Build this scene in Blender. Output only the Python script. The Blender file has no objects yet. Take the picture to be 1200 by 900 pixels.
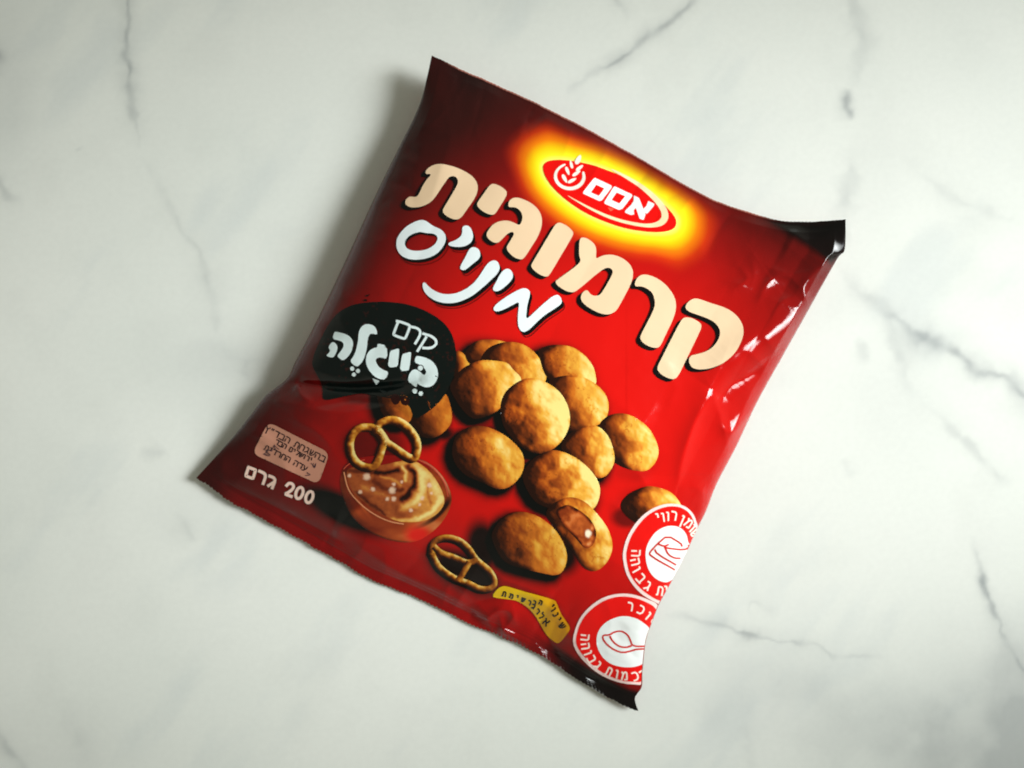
import bpy, math
import numpy as np
from mathutils import Vector
from mathutils.geometry import delaunay_2d_cdt

# ------------------------------------------------------------------ camera, world, lights
S = 0.00035            # metres per photo pixel (1200x900) on the table top
H = 0.46               # camera height above the table top
sc = bpy.context.scene
cam_d = bpy.data.cameras.new('camera'); cam = bpy.data.objects.new('camera', cam_d)
sc.collection.objects.link(cam); sc.camera = cam
cam.location = (0, 0, H); cam.rotation_euler = (0, 0, 0)
cam_d.sensor_width = 36.0; cam_d.lens = 36.0 * H / (1200 * S)
cam_d.clip_start = 0.01; cam_d.clip_end = 20
cam_d.dof.use_dof = True; cam_d.dof.focus_distance = H - 0.03; cam_d.dof.aperture_fstop = 9.0

w = bpy.data.worlds.new('World'); sc.world = w; w.use_nodes = True
bg = w.node_tree.nodes['Background']
# a room: darker ceiling overhead, paler walls towards the horizon
_n = w.node_tree.nodes; _l = w.node_tree.links
_tc = _n.new('ShaderNodeTexCoord'); _sx = _n.new('ShaderNodeSeparateXYZ'); _cr = _n.new('ShaderNodeValToRGB')
_l.new(_tc.outputs['Generated'], _sx.inputs['Vector']); _l.new(_sx.outputs['Z'], _cr.inputs['Fac'])
_cr.color_ramp.elements[0].position = 0.05; _cr.color_ramp.elements[0].color = (0.60, 0.60, 0.49, 1)
_cr.color_ramp.elements[1].position = 0.55; _cr.color_ramp.elements[1].color = (0.27, 0.275, 0.225, 1)
_l.new(_cr.outputs['Color'], bg.inputs['Color']); bg.inputs['Strength'].default_value = 0.74

def area(name, loc, target, sx, sy, power, col, spread=180):
    d = bpy.data.lights.new(name, 'AREA'); d.shape = 'RECTANGLE'; d.size = sx; d.size_y = sy
    d.energy = power; d.color = col
    o = bpy.data.objects.new(name, d); sc.collection.objects.link(o); o.location = loc
    d.spread = math.radians(spread)
    o.rotation_euler = (Vector(target) - Vector(loc)).to_track_quat('-Z', 'Y').to_euler()
    return o
area('window_light', (0.66, 0.06, 0.50), (0.055, 0.0, 0.0), 0.34, 0.46, 0.80, (0.95, 1.0, 1.0), 38)

sc.view_settings.view_transform = 'Standard'; sc.view_settings.look = 'None'
sc.view_settings.gamma = 1.0; sc.view_settings.exposure = 0.08
sc.view_settings.use_curve_mapping = False
sc.cycles.filter_width = 1.9
sc.cycles.max_bounces = 6

# ------------------------------------------------------------------ helpers
rng = np.random.default_rng(7)
_tab = rng.random((256, 256))
def vnoise(x, y):
    x = np.asarray(x, float); y = np.asarray(y, float)
    xi = np.floor(x).astype(int); yi = np.floor(y).astype(int)
    fx = x - xi; fy = y - yi
    fx = fx * fx * fx * (fx * (fx * 6 - 15) + 10); fy = fy * fy * fy * (fy * (fy * 6 - 15) + 10)
    a = _tab[xi & 255, yi & 255]; b = _tab[(xi + 1) & 255, yi & 255]
    c = _tab[xi & 255, (yi + 1) & 255]; d = _tab[(xi + 1) & 255, (yi + 1) & 255]
    return (a * (1 - fx) + b * fx) * (1 - fy) + (c * (1 - fx) + d * fx) * fy
def fbm(x, y, octv=4):
    s = 0; a = 0.5; t = 0
    for k in range(octv):
        s = s + a * vnoise(x * 2 ** k + 17.3 * k, y * 2 ** k + 5.1 * k); t += a; a *= 0.5
    return s / t * 2 - 1
def smooth(e0, e1, x):
    t = np.clip((x - e0) / (e1 - e0), 0, 1); return t * t * (3 - 2 * t)
def lin(c):
    c = np.asarray(c, float) / 255.0
    return np.where(c <= 0.04045, c / 12.92, ((c + 0.055) / 1.055) ** 2.4)
def mix(a, b, t):
    t = np.asarray(t)[..., None]; return np.asarray(a) * (1 - t) + np.asarray(b) * t
def ramp(t, stops):
    t = np.clip(t, 0, 1); xs = [s[0] for s in stops]; cs = np.array([lin(s[1]) for s in stops])
    return np.stack([np.interp(t, xs, cs[:, k]) for k in range(3)], -1)

def T(o, pts):
    ox, oy, s = o; return np.array([(ox + x / s, oy + y / s) for x, y in pts])
def chaikin(p, n=2, closed=True):
    p = np.asarray(p, float)
    for _ in range(n):
        if closed:
            q = np.roll(p, -1, 0)
            p = np.stack([p * .75 + q * .25, p * .25 + q * .75], 1).reshape(-1, 2)
        else:
            a, b = p[:-1], p[1:]
            m = np.stack([a * .75 + b * .25, a * .25 + b * .75], 1).reshape(-1, 2)
            p = np.vstack([p[:1], m, p[-1:]])
    return p
def catmull(p, n=6, closed=True):
    p = np.asarray(p, float); N = len(p); out = []
    rngi = range(N) if closed else range(N - 1)
    for i in rngi:
        if closed: a, b, c, d = p[i - 1], p[i], p[(i + 1) % N], p[(i + 2) % N]
        else: a, b, c, d = p[max(i - 1, 0)], p[i], p[i + 1], p[min(i + 2, N - 1)]
        for k in range(n):
            t = k / n
            out.append(.5 * (2 * b + (c - a) * t + (2 * a - 5 * b + 4 * c - d) * t * t + (3 * b - a - 3 * c + d) * t ** 3))
    if not closed: out.append(p[-1])
    return np.array(out)
def resample(p, step, closed=True):
    p = np.asarray(p, float)
    if closed: p = np.vstack([p, p[:1]])
    d = np.r_[0, np.cumsum(np.hypot(*np.diff(p, axis=0).T))]
    n = max(3 if closed else 1, int(round(d[-1] / step)))
    t = np.linspace(0, d[-1], n + 1)
    if closed: t = t[:-1]
    return np.stack([np.interp(t, d, p[:, 0]), np.interp(t, d, p[:, 1])], 1)
def inside(poly, P, Q):
    r = np.zeros(P.shape, bool); n = len(poly)
    for i in range(n):
        x1, y1 = poly[i]; x2, y2 = poly[(i + 1) % n]
        if y1 == y2: continue
        c = ((y1 > Q) != (y2 > Q)) & (P < (x2 - x1) * (Q - y1) / (y2 - y1) + x1)
        r ^= c
    return r
def seg_dist(poly, P, Q, closed=True, side=False):
    """distance to a polyline, with position along it (0..1) and side sign"""
    p = np.asarray(poly, float)
    if closed: p = np.vstack([p, p[:1]])
    L = np.r_[0, np.cumsum(np.hypot(*np.diff(p, axis=0).T))]
    best = np.full(P.shape, 1e9); along = np.zeros(P.shape); sg = np.ones(P.shape)
    for i in range(len(p) - 1):
        ax, ay = p[i]; bx, by = p[i + 1]; dx, dy = bx - ax, by - ay; l2 = dx * dx + dy * dy
        if l2 == 0: continue
        t = np.clip(((P - ax) * dx + (Q - ay) * dy) / l2, 0, 1)
        d = np.hypot(P - ax - t * dx, Q - ay - t * dy); m = d < best
        best = np.where(m, d, best)
        if side:
            along = np.where(m, (L[i] + t * (L[i + 1] - L[i])) / L[-1], along)
            sg = np.where(m, np.sign(dx * (Q - ay) - dy * (P - ax)), sg)
    return (best, along, sg) if side else best

# ------------------------------------------------------------------ materials
def node_mat(name):
    m = bpy.data.materials.new(name); m.use_nodes = True
    return m, m.node_tree.nodes, m.node_tree.links, m.node_tree.nodes['Principled BSDF']
def film_material(name, rough=0.10, spec=0.34, bump=0.05):
    m, N, Lk, b = node_mat(name)
    a = N.new('ShaderNodeAttribute'); a.attribute_name = 'Col'
    tc = N.new('ShaderNodeTexCoord')
    nz = N.new('ShaderNodeTexNoise'); nz.inputs['Scale'].default_value = 60; nz.inputs['Detail'].default_value = 3
    Lk.new(tc.outputs['Object'], nz.inputs['Vector'])
    mr = N.new('ShaderNodeMapRange'); mr.inputs['To Min'].default_value = rough - .03; mr.inputs['To Max'].default_value = rough + .06
    Lk.new(nz.outputs['Fac'], mr.inputs['Value']); Lk.new(mr.outputs['Result'], b.inputs['Roughness'])
    n2 = N.new('ShaderNodeTexNoise'); n2.inputs['Scale'].default_value = 170; n2.inputs['Detail'].default_value = 2
    Lk.new(tc.outputs['Object'], n2.inputs['Vector'])
    bp = N.new('ShaderNodeBump'); bp.inputs['Strength'].default_value = bump; bp.inputs['Distance'].default_value = 0.001
    Lk.new(n2.outputs['Fac'], bp.inputs['Height']); Lk.new(bp.outputs['Normal'], b.inputs['Normal'])
    Lk.new(a.outputs['Color'], b.inputs['Base Color'])
    b.inputs['Specular IOR Level'].default_value = spec
    return m
FILM = film_material('glossy_printed_film')
INK = film_material('printed_ink_under_gloss', rough=0.11, spec=0.32)

def marble_material():
    m, N, Lk, b = node_mat('white_marble')
    a = N.new('ShaderNodeAttribute'); a.attribute_name = 'Col'
    tc = N.new('ShaderNodeTexCoord')
    nz = N.new('ShaderNodeTexNoise'); nz.inputs['Scale'].default_value = 420; nz.inputs['Detail'].default_value = 3
    Lk.new(tc.outputs['Object'], nz.inputs['Vector'])
    mr = N.new('ShaderNodeMapRange'); mr.inputs['To Min'].default_value = .965; mr.inputs['To Max'].default_value = 1.03
    Lk.new(nz.outputs['Fac'], mr.inputs['Value'])
    mx = N.new('ShaderNodeVectorMath'); mx.operation = 'SCALE'
    Lk.new(a.outputs['Color'], mx.inputs[0]); Lk.new(mr.outputs['Result'], mx.inputs['Scale'])
    Lk.new(mx.outputs['Vector'], b.inputs['Base Color'])
    n2 = N.new('ShaderNodeTexNoise'); n2.inputs['Scale'].default_value = 25; n2.inputs['Detail'].default_value = 4
    Lk.new(tc.outputs['Object'], n2.inputs['Vector'])
    m2 = N.new('ShaderNodeMapRange'); m2.inputs['To Min'].default_value = .38; m2.inputs['To Max'].default_value = .52
    Lk.new(n2.outputs['Fac'], m2.inputs['Value']); Lk.new(m2.outputs['Result'], b.inputs['Roughness'])
    b.inputs['Specular IOR Level'].default_value = 0.35
    return m
MARBLE = marble_material()

def make_mesh(name, V, F, col=None, mat=None, parent=None, smooth_faces=True):
    V = np.asarray(V, np.float32); F = np.asarray(F, np.int32); k = F.shape[1]
    me = bpy.data.meshes.new(name)
    me.vertices.add(len(V)); me.vertices.foreach_set('co', V.ravel())
    me.loops.add(F.size); me.loops.foreach_set('vertex_index', F.ravel())
    me.polygons.add(len(F)); me.polygons.foreach_set('loop_start', np.arange(0, F.size, k, dtype=np.int32))
    me.polygons.foreach_set('use_smooth', np.full(len(F), smooth_faces, bool))
    me.update(calc_edges=True); me.validate()
    if col is not None:
        ca = me.color_attributes.new('Col', 'FLOAT_COLOR', 'POINT')
        c4 = np.ones((len(V), 4), np.float32); c4[:, :3] = col; ca.data.foreach_set('color', c4.ravel())
    if mat: me.materials.append(mat)
    o = bpy.data.objects.new(name, me); sc.collection.objects.link(o)
    if parent: o.parent = parent
    return o
def grid_faces(nu, nv, flip=False):
    i = np.arange(nu - 1)[:, None]; j = np.arange(nv - 1)[None, :]
    a = (i * nv + j).ravel(); f = np.stack([a, a + 1, a + nv + 1, a + nv], 1)
    return f[:, ::-1] if flip else f

# ------------------------------------------------------------------ marble table top
VEINS = [  # (points, half width px, strength, softness)
 ([(150,-60),(151,0),(149,40),(152,75),(155,110),(158,140),(166,172)], 2.6, .50, 9),
 ([(166,172),(190,225),(213,265),(238,308),(250,350),(257,392),(292,432)], 3.5, .20, 14),
 ([(840,-30),(812,2),(790,20),(757,44),(748,52),(720,70),(690,90),(664,112)], 2.6, .55, 7),
 ([(690,-40),(722,0),(735,25)], 2.5, .25, 8),
 ([(993,-40),(998,0),(1012,50),(1004,85),(996,110)], 7, .24, 14),
 ([(994,105),(992,122),(1001,140)], 3.5, .50, 8),
 ([(1001,165),(996,200),(988,240),(984,300)], 8, .24, 13),
 ([(984,306),(1006,338),(1030,362),(1050,376),(1085,396),(1122,414),(1140,432),(1150,440),(1176,444),(1186,456),(1215,480),(1300,560)], 5.2, .56, 15),
 ([(1036,366),(1046,388),(1052,412),(1060,440),(1075,470)], 4.5, .24, 12),
 ([(1075,470),(1110,500),(1140,525),(1160,550),(1190,572)], 3, .28, 9),
 ([(1003,392),(1012,412),(1017,428)], 4, .28, 8),
 ([(990,535),(1000,560)], 5, .14, 10),
 ([(1058,178),(1085,205),(1110,222),(1150,245),(1200,262)], 4, .15, 14),
 ([(780,718),(808,726),(850,736),(885,745),(912,752),(938,756),(962,758),(978,770),(984,788)], 2.2, .50, 8),
 ([(955,758),(985,768),(1010,766),(1045,766)], 3, .22, 9),
 ([(880,730),(878,715),(885,708),(915,728)], 2.5, .18, 8),
 ([(1141,632),(1148,655),(1155,675),(1160,700),(1170,722),(1178,745),(1192,772),(1230,830)], 2.8, .62, 7),
 ([(1153,672),(1154,690),(1160,700)], 4, .45, 5),
 ([(212,598),(214,618),(228,636)], 2.5, .26, 9),
 ([(160,528),(180,534),(196,530)], 4, .20, 12),
 ([(256,392),(268,414),(290,422),(318,416)], 5, .22, 12),
 ([(290,422),(278,440)], 6, .20, 12),
 ([(-20,205),(2,214),(12,228),(30,230)], 4, .32, 10),
 ([(-40,30),(-2,62),(0,90)], 6, .42, 16),
 ([(88,172),(90,178)], 2, .25, 4),
 ([(64,820),(80,850),(110,910)], 8, .16, 22),
 ([(868,845),(880,880),(882,905)], 7, .20, 20),
 ([(940,842),(970,830),(1000,850),(1050,838)], 8, .16, 24),
 ([(-250,520),(-150,600),(-60,760),(20,900),(60,1050)], 4, .4, 12),
 ([(1300,100),(1360,300),(1420,420),(1500,520)], 4, .4, 12),
 ([(300,1000),(420,960),(600,990),(820,960),(1000,1010)], 4, .35, 12),
 ([(200,-120),(420,-90),(640,-150),(900,-110)], 4, .35, 12),
]
def build_table():
    def axis(lo, a, b, hi, d, D):
        return np.r_[np.arange(lo, a, D), np.arange(a, b, d), np.arange(b, hi + D, D)]
    xs = axis(-420, -20, 1220, 1620, 1.8, 8); ys = axis(-420, -20, 920, 1320, 1.8, 8)
    X, Y = np.meshgrid(xs, ys, indexing='ij')
    Pw = X + 7 * fbm(X / 45, Y / 45, 4) + 1.8 * fbm(X / 9 + 40, Y / 9, 3)
    Qw = Y + 7 * fbm(X / 45 + 90, Y / 45 + 31, 4) + 1.8 * fbm(X / 9, Y / 9 + 70, 3)
    dark = np.zeros(X.shape)
    for pts, wd, st, so in VEINS:
        p = np.array(pts, float); x0, y0 = p.min(0) - 60; x1, y1 = p.max(0) + 60
        i = slice(*np.searchsorted(xs, [x0, x1])); j = slice(*np.searchsorted(ys, [y0, y1]))
        if i.stop - i.start < 1 or j.stop - j.start < 1: continue
        A, B = Pw[i, j], Qw[i, j]
        d, al, _ = seg_dist(catmull(p, 4, False), A, B, False, True)
        env = np.clip(np.minimum(al, 1 - al) / .3, 0.0, 1) ** .8 * np.exp(-np.maximum(d - 40, 0) / 8)
        var = .55 + .75 * vnoise(A / 13, B / 13)
        ww = wd * (.45 + 1.5 * vnoise(A / 21 + 9, B / 21))
        v = .85 * st * env * var * (.66 * np.exp(-(d / (1.15 * ww)) ** 2) + .34 * np.exp(-(d / (1.5 * so)) ** 2) * (.4 + 1.2 * vnoise(A / 30, B / 30 + 5)))
        dark[i, j] = dark[i, j] + v * (1 - dark[i, j])
    cloud = fbm(X / 210 + 3, Y / 210 + 8, 4); cloud2 = fbm(X / 60, Y / 60 + 50, 4)
    base = mix(np.array([.80, .815, .765]), np.array([.85, .855, .805]), np.clip(.5 + .8 * cloud, 0, 1))
    base = base * (1 - .05 * np.clip(cloud2, 0, 1))[..., None]
    streak = fbm((X * .8 + Y * .6) / 70 + 2, (Y * .8 - X * .6) / 190, 4)
    base = mix(base, np.array([.60, .64, .64]), smooth(.10, .75, streak) * .34)
    # grey clouding in the stone, plus lower right corner shade painted into the colour
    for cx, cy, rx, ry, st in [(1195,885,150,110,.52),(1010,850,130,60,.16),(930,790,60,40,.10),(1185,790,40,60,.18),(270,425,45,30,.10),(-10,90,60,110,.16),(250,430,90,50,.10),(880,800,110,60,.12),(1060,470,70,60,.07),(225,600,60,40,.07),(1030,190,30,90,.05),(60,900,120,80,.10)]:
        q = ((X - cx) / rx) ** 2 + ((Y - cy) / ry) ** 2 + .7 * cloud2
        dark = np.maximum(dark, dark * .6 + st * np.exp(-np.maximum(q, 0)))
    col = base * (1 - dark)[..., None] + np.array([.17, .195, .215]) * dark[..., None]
    V = np.stack([(X - 600) * S, (450 - Y) * S, np.zeros_like(X)], -1).reshape(-1, 3)
    F = grid_faces(len(xs), len(ys), flip=False)
    nx, ny = len(xs), len(ys)
    ring = [i * ny for i in range(nx)] + [(nx - 1) * ny + j for j in range(1, ny)] + \
           [i * ny + ny - 1 for i in range(nx - 2, -1, -1)] + [j for j in range(ny - 2, 0, -1)]
    low = V[ring].copy(); low[:, 2] = -0.03; n0 = len(V); m = len(ring)
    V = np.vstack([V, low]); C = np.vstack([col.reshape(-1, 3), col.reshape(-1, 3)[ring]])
    k = np.arange(m); side = np.stack([np.array(ring)[k], np.array(ring)[(k + 1) % m], n0 + (k + 1) % m, n0 + k], 1)
    c0 = [n0, n0 + nx - 1, n0 + nx - 1 + ny - 1, n0 + 2 * (nx - 1) + ny - 1]
    F = np.vstack([F[:, ::-1], side, np.array([c0])])
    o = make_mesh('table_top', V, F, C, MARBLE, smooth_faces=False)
    o['kind'] = 'structure'; o['label'] = 'white marble table top with fine grey veins'
    return o
build_table()

# ------------------------------------------------------------------ bag surface
def bnd(pts, n=400):
    p = resample(catmull(np.array(pts, float), 8, False), 1.0, False)
    d = np.r_[0, np.cumsum(np.hypot(*np.diff(p, axis=0).T))]; d /= d[-1]
    t = np.linspace(0, 1, n)
    return np.stack([np.interp(t, d, p[:, 0]), np.interp(t, d, p[:, 1])], 1)
TOP = bnd([(506,65),(535,79),(565,92),(596,106),(627,120),(660,137),(690,152),(740,180),(795,212),(832,232),(870,246),(912,258),(945,260),(970,259),(991,257)])
BOT = bnd([(230,560),(264,584),(309,609),(353,633),(395,657),(433,678),(470,693),(510,711),(560,735),(590,747),(629,765),(680,798),(715,819),(734,829),(748,833)])
LEF = bnd([(506,65),(501,88),(494,116),(484,140),(464,180),(440,229),(412,290),(390,337),(365,388),(346,424),(336,444),(312,463),(297,482),(275,510),(252,536),(230,560)])
RIG = bnd([(991,257),(990,292),(982,302),(962,337),(946,366),(918,416),(888,470),(862,525),(840,567),(827,600),(816,622),(800,657),(784,687),(772,709),(764,730),(757,750),(753,786),(752,805),(744,818),(748,833)])
TT = np.linspace(0, 1, 400)
def keyz(k): return np.interp(TT, [a for a, _ in k], [b for _, b in k])
ZT = keyz([(0,.017),(.15,.012),(.5,.009),(.8,.011),(.92,.014),(1,.020)])
ZB = keyz([(0,.005),(.15,.003),(.5,.002),(.85,.003),(1,.004)])
ZL = keyz([(0,.017),(.15,.013),(.45,.012),(.7,.012),(.8,.009),(1,.005)])
ZR = keyz([(0,.020),(.12,.013),(.4,.012),(.75,.011),(.92,.0045),(1,.004)])
def ev(t, arr): 
    tc = np.clip(t, 0, 1)
    r = np.interp(tc, TT, arr)
    s0 = (arr[8] - arr[0]) / TT[8]; s1 = (arr[-1] - arr[-9]) / (TT[-1] - TT[-9])
    return r + np.where(t < 0, (t - tc) * s0, 0) + np.where(t > 1, (t - tc) * s1, 0)
def coons1(u, v, t, b, l, r):
    return (1 - v) * ev(u, t) + v * ev(u, b) + (1 - u) * ev(v, l) + u * ev(v, r) - (
        (1 - u) * (1 - v) * t[0] + u * (1 - v) * t[-1] + (1 - u) * v * b[0] + u * v * b[-1])
def px_of(u, v):
    return (coons1(u, v, TOP[:, 0], BOT[:, 0], LEF[:, 0], RIG[:, 0]),
            coons1(u, v, TOP[:, 1], BOT[:, 1], LEF[:, 1], RIG[:, 1]))
def uv_of(P, Q):
    P = np.asarray(P, float); Q = np.asarray(Q, float)
    e1 = np.array([500., 232.]); e2 = np.array([-258., 535.]); det = e1[0] * e2[1] - e1[1] * e2[0]
    dx, dy = P - 500, Q - 65
    u = (dx * e2[1] - dy * e2[0]) / det; v = (e1[0] * dy - e1[1] * dx) / det
    h = 2e-3
    for _ in range(14):
        p, q = px_of(u, v); pu, qu = px_of(u + h, v); pv, qv = px_of(u, v + h)
        a, b, c, d = (pu - p) / h, (pv - p) / h, (qu - q) / h, (qv - q) / h
        D = a * d - b * c; ex, ey = P - p, Q - q
        u = u + .9 * (d * ex - b * ey) / D; v = v + .9 * (a * ey - c * ex) / D
        u = np.clip(u, -.3, 1.4); v = np.clip(v, -.3, 1.3)
    return u, v
V0, V1 = 0.050, 0.960       # inner ends of the two crimped seals
BULGE = 0.031
def pillow(u, v):
    uc = np.clip(u, 0, 1); t = np.clip((v - .006) / (.978 - .006), 0, 1)
    f = np.maximum(1 - np.abs(2 * uc - 1) ** 2.3, 0) ** .60; g = 1 - np.abs(2 * t - 1) ** 2.4
    return f, g
# creases: polyline in photo pixels, height mm, fall-off px on each side (left of travel, right of travel)
CREASES = [
 ([(834,456),(852,430),(876,407),(905,388),(934,374),(948,362)], 6.0, 26, 26, 15),
 ([(948,362),(944,348),(942,336),(952,322),(974,306)], 2.4, 10, 10),
 ([(834,456),(826,474),(814,496),(804,528),(796,562)], 1.7, 16, 24),
 ([(834,456),(842,482),(850,508),(854,530)], 1.2, 8, 12),
 ([(856,520),(866,502),(880,484)], 1.5, 6, 6),
 ([(905,258),(930,274),(955,292),(975,305)], 2.6, 12, 20),
 ([(852,332),(868,334),(880,338)], .7, 7, 5), ([(880,338),(884,322),(882,306)], .7, 6, 6),
 ([(892,348),(915,355),(938,362)], .8, 10, 6), ([(892,348),(903,328),(915,320)], .6, 8, 8),
 ([(330,446),(352,449),(380,453),(420,455),(462,452),(490,446)], -5.6, 10, 14),
 ([(320,470),(345,474),(380,482),(420,484),(470,470)], 2.2, 12, 22),
 ([(346,428),(372,434),(392,440)], 1.2, 10, 8),
 ([(392,478),(440,466),(475,464),(500,470)], .8, 9, 12),
 ([(345,492),(372,506),(388,524)], 1.1, 9, 12),
 ([(560,706),(580,701),(605,704),(624,720),(640,745),(652,768)], -2.4, 12, 10),
 ([(575,700),(610,694),(645,712),(668,745),(690,780)], 1.3, 14, 12),
 ([(574,745),(590,738),(602,722),(600,712)], 1.4, 6, 7), ([(586,722),(590,740),(604,752),(620,756)], 1.5, 5, 6),
 ([(500,650),(540,690),(575,722)], 1.3, 11, 14),
 ([(420,640),(470,672),(520,694),(560,716)], 1.5, 12, 10),
 ([(262,566),(300,583),(345,605),(400,634)], -1.6, 8, 8),
 ([(498,150),(515,136),(522,128)], .6, 6, 6), ([(492,172),(512,165),(532,160)], .5, 7, 6),
 ([(520,120),(528,160),(516,200),(505,240)], .8, 16, 16),
 ([(560,100),(556,140),(566,180)], .5, 16, 16),
 ([(795,215),(850,250),(905,275),(950,310)], .8, 14, 16),
 ([(770,470),(745,520),(760,560)], .6, 16, 20), ([(735,545),(752,560),(765,590)], .6, 8, 10),
 ([(700,690),(716,720),(712,770)], .7, 14, 14), ([(640,690),(662,720),(680,760)], .7, 12, 12),
 ([(408,446),(436,440),(462,432)], .5, 6, 6),
 ([(690,792),(716,806),(742,816)], -1.2, 8, 7),
]
CREASES += [
 ([(826,470),(812,500),(800,535),(794,566)], 1.6, 7, 12, 2), ([(842,470),(856,452),(884,436),(918,408)], -1.6, 9, 9, 2),
 ([(846,500),(858,508),(868,498),(884,478)], 1.3, 6, 6, 2), ([(852,530),(848,552),(838,566)], 1.0, 6, 6, 2),
 ([(884,300),(906,316),(936,322),(962,312)], 1.2, 8, 9, 2), ([(890,352),(900,330),(924,324),(940,340)], 1.1, 8, 7, 2),
 ([(905,372),(918,352),(940,346)], .9, 7, 7, 2), ([(866,312),(876,326),(862,338)], .9, 6, 6, 2),
 ([(568,728),(582,716),(596,716),(604,728)], 1.4, 5, 5, 1.5), ([(580,748),(594,742),(606,750),(622,758)], 1.3, 4, 5, 1.5),
 ([(556,714),(572,726),(578,744)], .9, 6, 6, 2), ([(610,742),(626,752),(640,772)], 1.0, 5, 6, 2),
 ([(345,446),(352,462),(366,472)], 2.0, 6, 7, 2), ([(372,476),(410,470),(452,474),(482,490)], -1.9, 9, 9, 2),
 ([(420,430),(446,446),(470,440)], .8, 6, 6, 2), ([(476,466),(496,456),(504,478)], .8, 6, 6, 2),
 ([(720,470),(742,492),(752,530)], .6, 12, 14, 3), ([(700,600),(716,590),(742,606),(760,600)], .6, 9, 9, 2),
 ([(770,410),(790,446),(784,480)], .5, 12, 12, 3)]
_r = np.random.default_rng(21)
for _k in range(72):      # fine puckers that run in from the two seals and the side folds
    e = _k % 4; t = _r.uniform(.06, .94); ln = _r.uniform(26, 80); am = _r.uniform(.3, .85) * _r.choice([-1, 1]); jj = _r.uniform(-.45, .45)
    base, dirv = [(TOP, (-.43, .90)), (BOT, (.43, -.90)), (LEF, (.89, .45)), (RIG, (-.89, -.45))][e]
    b0 = base[int(t * 399)]; d0 = np.array([dirv[0] * math.cos(jj) - dirv[1] * math.sin(jj), dirv[0] * math.sin(jj) + dirv[1] * math.cos(jj)])
    if e > 1: ln *= .6; am *= .8
    CREASES.append((np.array([b0 + d0 * ln * q + _r.uniform(-3, 3, 2) for q in (.08, .4, .7, 1.0)]), am, _r.uniform(4, 7), _r.uniform(5, 9), 2.2))
CREASES = [(catmull(np.array(c[0], float), 4, False),) + tuple(c[1:4]) + ((c[4],) if len(c) > 4 else (1.6,)) for c in CREASES]
def wrinkles(P, Q, u, v):
    z = np.zeros(P.shape)
    for p, a, wl, wr, rd in CREASES:
        x0, y0 = p.min(0) - 100; x1, y1 = p.max(0) + 100
        m = (P > x0) & (P < x1) & (Q > y0) & (Q < y1)
        if not m.any(): continue
        d, al, sg = seg_dist(p, P[m], Q[m], False, True)
        wd = np.where(sg > 0, wr, wl)
        env = np.sin(np.pi * np.clip(al * .84 + .08, 0, 1)) ** .6
        s = np.sqrt(d * d + rd ** 2) - rd
        z[m] += a * 1e-3 * env * np.exp(-s / wd)
    side = np.minimum(u, 1 - u); ends = np.minimum(v, 1 - v)
    edge = np.exp(-np.clip(side, 0, 1) / .10) + np.exp(-np.clip(ends, 0, 1) / .12)
    q = fbm(P / 46, Q / 46, 3)
    rid = (1 - np.sqrt(fbm(P / 60 + 11, Q / 60 + 4, 2) ** 2 + .004) * 2.2)
    z += 1e-3 * (.35 + .8 * edge) * .55 * q + 1e-3 * edge * .50 * rid
    z += 1e-3 * .5 * np.sin(u * 38 + 3 * np.sin(u * 9)) * np.exp(-np.clip(v, 0, 1) / .12)
    z += 1e-3 * .7 * np.sin(u * 31 + 1 + 3 * np.sin(u * 7)) * np.exp(-np.clip(1 - v, 0, 1) / .10)
    return z
def zfront(u, v, P, Q):
    f, g = pillow(u, v)
    zc = coons1(u, v, ZT, ZB, ZL, ZR)
    mask = np.clip(np.minimum(u, 1 - u) / .025, 0, 1) * np.clip(np.minimum(v, 1 - v) / .02, 0, 1)
    return np.maximum(zc + BULGE * f * g * (1 - .10 * u) + wrinkles(P, Q, u, v) * mask, .0012)
def zback(u, v):
    f, g = pillow(u, v); zc = coons1(u, v, ZT, ZB, ZL, ZR)
    m = np.clip(f * g * 2.0, 0, 1); m = m * m * (3 - 2 * m)
    return zc * (1 - m) + .0003 * m - .0005 * np.clip(np.minimum(v, 1 - v) / .01, 0, 1) * (1 - m)
def world(P, Q, z):
    k = (H - z) / H
    return np.stack([(P - 600) * S * k, (450 - Q) * S * k, z], -1)
def surf(P, Q, off):
    P = np.asarray(P, float); Q = np.asarray(Q, float)
    def pt(a, b):
        u, v = uv_of(a, b); return world(a, b, zfront(u, v, a, b))
    A = pt(P, Q); h = .6; B = pt(P + h, Q); C = pt(P, Q + h)
    n = np.cross(C - A, B - A); n /= np.linalg.norm(n, axis=1)[:, None] + 1e-12
    n[n[:, 2] < 0] *= -1
    return A + n * off

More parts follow.
